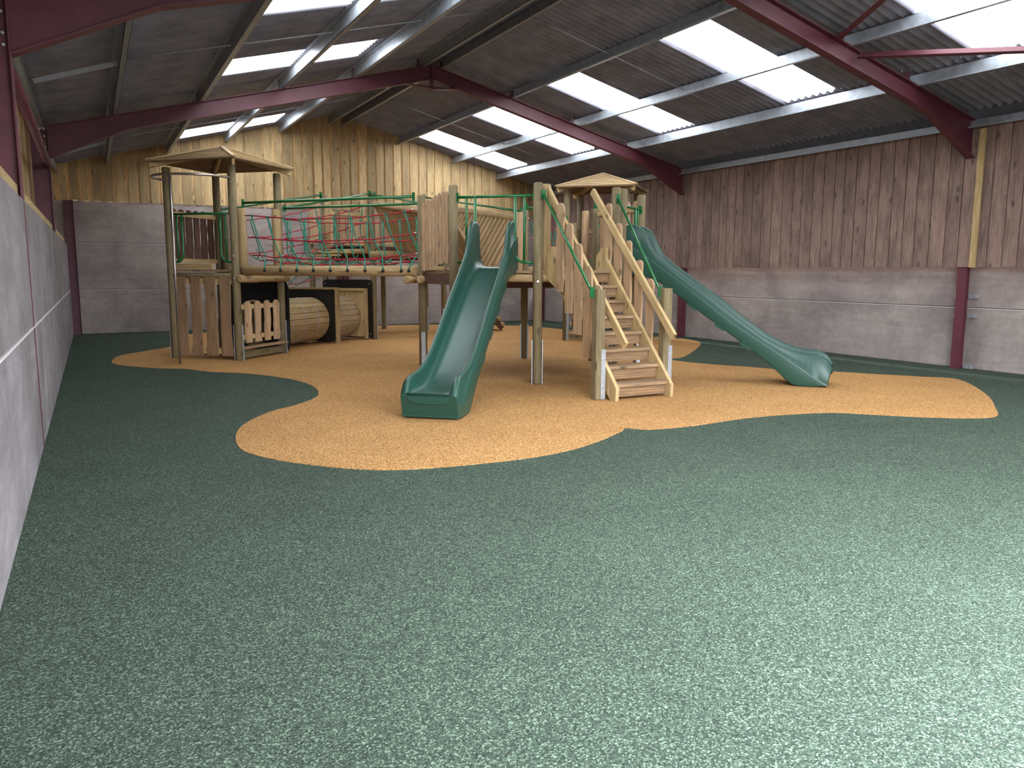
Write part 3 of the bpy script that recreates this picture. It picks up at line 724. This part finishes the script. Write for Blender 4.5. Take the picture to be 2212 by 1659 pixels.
def make_slide(o, ang, label, hw=.275):
    th = math.radians(ang); d = V((math.cos(th), math.sin(th), 0)); n = V((d.y, -d.x, 0)); o = V((o[0], o[1], 0))
    t = thing('wave_slide', (o.x, o.y, 0), label, 'slide', 'green wave slides')
    ss = [0, .06, .12, .19, .25, .31, .36, .40, .44, .47, .5, .54, .58, .65, .72, .84, .97, 1.15, 1.34, 1.5, 1.69, 1.86, 2.03, 2.15, 2.26, 2.35, 2.44, 2.52, 2.6, 2.66, 2.72, 2.77, 2.81, 2.85, 2.88, 2.905, 2.92]
    mb = MB(); i0 = 0; secs = []
    for s in ss:
        rim, bed, bot = itp(RIM, s), itp(BED, s), itp(BOT, s)
        bed = min(bed, rim-.01)
        gr = max(bot+.035, min(itp(GRV, s), rim-.055)); st_ = .019*max(0, min(1, (2.75-s)/.3))
        sh = -.14*max(0, (s-2.72)/.2) if s > 2.72 else 0       # foot recedes under the lip
        half = [(hw+.022, bot+.0, sh), (hw+.026, bot+.02, sh), (hw+.025, gr-.022, sh*.35), (hw+.022, gr-.004, sh*.35), (hw+.022-st_, gr+.0, sh*.35), (hw+.021-st_, rim-.03, 0), (hw-.006, rim-.008, 0), (hw-.022, rim, 0), (hw-.040, rim-.008, 0),
                (hw-.050, rim-.032, 0), (hw-.058, bed+(rim-bed)*.45, 0), (hw-.072, bed+(rim-bed)*.16+.006, 0), (hw-.105, bed+.010, 0), (hw-.16, bed, 0)]
        sec = [(-x, z, q) for x, z, q in half]+[(0, bed-.004, 0)]+[(x, z, q) for x, z, q in half[::-1]]
        secs.append([o+d*(s+q)+n*x+V((0, 0, z)) for x, z, q in sec])
    m_ = len(secs[0])
    for sec in secs: mb.v += sec
    for k in range(len(secs)-1):
        for i in range(m_):
            j = (i+1) % m_; mb.face((k*m_+i, k*m_+j, (k+1)*m_+j, (k+1)*m_+i), [(0, 0)]*4, i not in (2, 3, m_-5, m_-4, m_-1))
    mb.face(tuple(range(m_)), [(0, 0)]*m_)
    # front cap as strips from the lip down to the ground
    e = (len(secs)-1)*m_; h = m_//2
    for i in range(h):
        a, b, c_, dd = e+i, e+i+1, e+m_-2-i, e+m_-1-i
        if b == c_: mb.face((a, b, dd), [(0, 0)]*3)
        else: mb.face((a, b, c_, dd), [(0, 0)]*4, False)
    ob = mb.build('slide_chute', M_slide, t)
    # ribbed underside brackets
    for sd in (-1, 1):
        for s in (.78, 1.12, 1.5, 1.85):
            z = itp(BOT, s); q = o+d*s+n*sd*(hw+.004)+V((0, 0, z))
            pts = [(-.10, .035), (-.09, .055), (-.05, .075), (.0, .07), (.05, .03), (.08, -.035), (.02, -.045), (-.05, -.0)]
            MB().plate(q, d, (0, 0, 1), pts, .04).build('fixing_lug', M_slide, ob)
    MB().beam(o-d*.01+V((0, 0, 1.46)), o+d*.18+V((0, 0, 1.46)), hw*1.9, .06).build('slide_bracket', M_slide, t)
    return t
make_slide((4.79, 9.585), 230, 'green plastic slide in front, facing the camera, with its lip nearest the viewer')
make_slide((6.775, 9.53), -51, 'green plastic slide on the right seen from its side beyond the stairs')

# ------------------------------------------------------------------ stairs
t = thing('staircase', (5.66, 8.3, 0), 'pale timber open staircase with picket sides and green handrails', 'stairs')
noses = [(7.50+.177*i, .1875*(i+1)) for i in range(8)]
for x in (5.285, 6.075):
    prof = [(7.56, 0), (7.45, 0), (7.44, .15), (8.86, 1.655), (8.87, 1.80), (8.97, 1.80), (9.09, 1.66), (9.09, 1.40), (8.70, 1.22)]
    MB().plate((x, 0, 0), (0, 1, 0), (0, 0, 1), prof, .045).build('stringer', M_fresh, t)
for i, (y, z) in enumerate(noses):
    dp = .24 if i < 7 else .34
    MB().beam((5.31, y+dp/2, z-.02), (6.05, y+dp/2, z-.02), dp, .04, ch=.005).build('tread', M_tread, t)
    rb = MB().beam((5.315, y+.055, z-.10), (6.045, y+.055, z-.10), .022, .115)
    for k in range(4): rb.beam((5.315, y+.041, z-.06-.027*k), (6.045, y+.041, z-.06-.027*k), .007, .017)
    rb.build('riser', M_riser, t)
MB().beam((5.30, 7.33, .655), (5.30, 9.10, 2.53), .045, .095, ch=.004).build('hand_beam', M_fresh, t)
MB().beam((6.08, 7.44, .72), (6.08, 9.24, 2.56), .045, .095, ch=.004).build('hand_beam', M_fresh, t)
for j, (y, zt) in enumerate(((7.80, 1.33), (8.02, 1.55), (8.24, 1.82), (8.45, 2.07), (8.67, 2.33))):
    MB().plate((5.235, y, zt-1.10), (0, 1, 0), (0, 0, 1), picket_outline(.165, 1.10, j), .024).build('picket', M_pick, t)
for j, (y, zt) in enumerate(((7.99, 1.40), (8.22, 1.63), (8.46, 1.88), (8.69, 2.11), (8.92, 2.38))):
    MB().plate((6.13, y, zt-1.02), (0, 1, 0), (0, 0, 1), picket_outline(.15, 1.02, j+20), .024).build('picket', M_pick, t)
for p in ((5.17, 7.69), (6.2, 7.76)):
    po = MB().beam(P3(p, 0), P3(p, 1.285), .118, .118, upv=(0, 1, 0), ch=.012).build('post', M_log, t)
    sx = 1 if p[0] < 6 else 1
    f = MB().beam(P3(p, 0)+V((.062, -.03, 0)), P3(p, .59)+V((.062, -.03, 0)), .008, .07, upv=(0, 1, 0)); f.beam(P3(p, 0)+V((.035, -.064, 0)), P3(p, .59)+V((.035, -.064, 0)), .06, .008, upv=(0, 1, 0))
    f.build('steel_foot', M_galvp, po)
    for z in (.16, .48): MB().tube([P3(p, z)+V((.04, -.066, 0)), P3(p, z)+V((.04, -.082, 0))], .012, 8, False).build('bolt', M_bolt, po)
green_rail(t, V((5.19, 9.02, 2.46)), V((5.085, 7.70, 1.25)), 'grab_rail', .017)
green_rail(t, V((6.36, 9.04, 2.46)), V((6.145, 7.80, 1.24)), 'grab_rail', .017)
for p in ((5.31, 7.66, .93), (5.31, 7.62, .12), (6.15, 8.6, 1.0)):
    MB().tube([V(p), V(p)+V((.03, 0, 0))], .025, 12, True, radii=[.026, .02]).build('bolt_cap', M_rred, t)

# ------------------------------------------------------------------ rope bridges
def off(p, q, k): d, L = unit(p, q); return (p[0]+d.x*k, p[1]+d.y*k)
rope_bridge('net_bridge', 'long rope net bridge with red and green ropes from left tower to central platform', (3.3, 12.5, 0),
            (2.2, 13.72), (4.3, 11.17), (3.03, 14.53), (5.12, 11.98), ZD, ZD, 10)
rope_bridge('net_bridge', 'rope net bridge behind the staircase leading to the far right roofed tower', (8.5, 12.6, 0),
            (7.42, 11.2), (9.83, 13.68), (6.56, 12.02), (8.95, 14.57), ZD, ZD, 9)
# rising stepping bridge
t = thing('stepping_bridge', (3.6, 16.2, 0), 'hanging plank stepping bridge rising from left tower to the rear platform', 'bridge')
a0, b0, a1, b1 = P3(T[1], ZD), P3(B[0], 2.0), P3(T[2], ZD), P3(B[7], 2.0)
for p, q, w in ((a0, b0, -LAT), (a1, b1, LAT)):
    d = (q-p).normalized()
    green_rail(t, p+d*.08+V((0, 0, 1.07)), q-d*.08+V((0, 0, 1.12)), 'hand_rail', .021)
    L = side_net(t, p+d*.08, q-d*.08, 6, w, .05, log=False, h=.9)
    shackles(t, [l[0] for l in L]+[l[-1] for l in L], [d]*3+[-d]*3)
for k in range(6):
    tt = .14+.145*k; p, q = lerp(a0, b0, tt), lerp(a1, b1, tt); p, q = lerp(p, q, .2), lerp(p, q, .8)
    z = V((0, 0, -.06)); pk = MB().beam(p+z, q+z, .13, .035, ch=.004).build('step_plank', M_fresh, t)
    for e, sgn in ((p, 1), (q, -1)):
        MB().tube([e+z+(q-p)*.08*sgn, e+z+V((0, 0, .32))-(q-p)*.25*sgn], .008, 6).build('hanger_rope', M_rgreen, pk)
        MB().beam(e+z+(q-p)*.1*sgn, e+z+(q-p)*.27*sgn+V((.06, .06, -.10)), .03, .02).build('strut', M_fresh, pk)
# net panels hung across below the stepping bridge
for k in range(4):
    tt = .22+.2*k; p, q = lerp(a0, b0, tt), lerp(a1, b1, tt); p = p-V((0, 0, .1)); q = q-V((0, 0, .1))
    c_ = lerp(p, q, .5)-V((0, 0, .42))
    MB().tube([p, lerp(p, c_, .5)-V((0, 0, .05)), c_, lerp(q, c_, .5)-V((0, 0, .05)), q], .009, 6).build('green_rope', M_rgreen, t)
MB().tube([lerp(a0, b0, .1)*.5+lerp(a1, b1, .1)*.5-V((0, 0, .4)), (a0+b0+a1+b1)/4-V((0, 0, .5)), lerp(a0, b0, .9)*.5+lerp(a1, b1, .9)*.5-V((0, 0, .4))], .009, 6).build('red_rope', M_rred, t)

# ------------------------------------------------------------------ rear platform
ZB = 2.0
t = thing('climbing_platform', (CB[0], CB[1], 0), 'taller octagonal timber platform at the back of the hall behind the ropes', 'play platform')
for i, p in enumerate(B): post(t, p, 3.12 if i in (0, 7) else 2.98, r=.064, toward=CB, mat=M_log)
anchor(t, (5.29, 16.82), 1.85, 2.98, .062, M_logP); anchor(t, (4.62, 17.45), 1.85, 2.98, .062, M_logP)
deck(t, B, ZB, CB); edge_beams(t, B, ZB-.1, M_logP, .055); joists(t, B, ZB-.2, CB)
for i in (2, 3, 4, 5, 6): picket_panel(t, B[i], B[(i+1) % 8], ZB+.1, 2.95, 6, .15, rails=(.05, .9), side=1, mat=M_pick)
MB().log(V((5.28, 16.62, 1.83)), V((6.4, 16.62, 1.83)), .07, 14).build('cross_log', M_logP, t)
MB().beam(V((5.5, 16.72, 1.93)), V((6.5, 16.72, 1.93)), .04, .14).build('edge_board', M_dark, t)
MB().beam(V((4.66, 17.5, 1.93)), V((5.34, 16.82, 1.93)), .04, .16).build('edge_board', M_black, t)

# ------------------------------------------------------------------ slatted V bridge between the two platforms
t = thing('slatted_bridge', (5.95, 14.3, 0), 'V shaped slatted timber crawl bridge sloping up to the rear platform', 'bridge')
for s, (xa, xb) in ((-1, (5.22, 5.42)), (1, (6.50, 6.56))):
    a_, b_ = V((xa, 12.02, 2.37)), V((xb, 16.66, 2.90)); sa, sb = V((5.9+s*.06, 12.02, 1.47)), V((5.97+s*.06, 16.66, 1.98))
    MB().log(a_, b_, .062, 14).build('top_log', M_logP, t)
    mb = MB(); n = 27
    for k in range(n):
        tt = (k+.5)/n; p, q = lerp(a_, b_, tt), lerp(sa, sb, tt); u = (p-q).normalized(); w_ = V((0, 1, 0)).cross(u)
        sl = MB; nn = w_*(s*.05)
        mb.beam(q, p+u*.03-V((0, 0, .03)), .10, .05, upv=tuple(w_), ch=.018)
    mb.build('slat_side', M_logP, t)
    green_rail(t, a_+V((0, .02, .12)), b_+V((0, -.02, .18)), 'hand_rail', .019)
MB().beam(V((5.9, 12.0, 1.42)), V((5.97, 16.7, 1.93)), .12, .10).build('spine_beam', M_log, t)

# ------------------------------------------------------------------ far right roofed tower
t = thing('play_tower', (CR[0], CR[1], 0), 'far right wooden play tower whose slatted roof shows behind the stairs', 'play tower', 'roofed play towers')
for p in R: post(t, p, 3.18, r=.066, toward=CR)
anchor(t, (9.12, 14.55), 1.4, 2.5, .07, M_log); anchor(t, (9.8, 13.87), 1.4, 2.5, .07, M_log)
deck(t, R, ZD, CR); edge_beams(t, R, ZD-.1, M_log, .05); joists(t, R, ZD-.16, CR)
pyramid_roof(t, CR, 1.18, 3.215, 3.535)
picket_panel(t, R[1], R[2], ZD+.1, 2.45, 6, .145, rails=(.05, .92), side=1)
picket_panel(t, R[2], R[3], ZD+.1, 2.45, 6, .145, rails=(.05, .92), side=1)
hoop_guard(t, R[0], R[1], 2.41, 1.62, off=.25)
picket_panel(t, R[3], R[0], .28, .95, 4, .15, rails=(.14, .86), side=1, name='low_fence', inset=.09, mat=M_dark)
MB().beam(P3(R[3], .21)+V((.05, -.05, 0)), P3(R[0], .21)+V((-.05, .0, 0)), .12, .035).build('bench_board', M_tread, t)
MB().beam(P3(R[3], .09)+V((.05, -.05, 0)), P3(R[0], .09)+V((-.05, .05, 0)), .04, .11).build('kick_board', M_log, t)

# ------------------------------------------------------------------ log ramp at the back
t = thing('log_ramp', (8.9, 18.2, 0), 'leaning log climbing ramp whose foot shows right of the front slide', 'ramp')
ra, rb = V((9.05, 18.2, .05)), V((7.52, 18.2, 1.9)); d = (rb-ra).normalized()
for s in (-.42, .42): MB().beam(ra+V((0, s, 0)), rb+V((0, s, 0)), .05, .12).build('side_beam', M_dark, t)
for k in range(14):
    q = ra+(rb-ra)*((k+.5)/14)+V((.06, 0, .05)); MB().log(q-V((0, .5, 0)), q+V((0, .5, 0)), .05, 12).build('rung_log', M_logP, t)

# everything standing on the tan surface rests on its top face
for o in list(bpy.data.objects):
    if o.parent is None and o.name.split('.')[0] in ('wave_slide', 'staircase', 'fire_pole', 'crawl_tunnel'): o.location.z += .0047
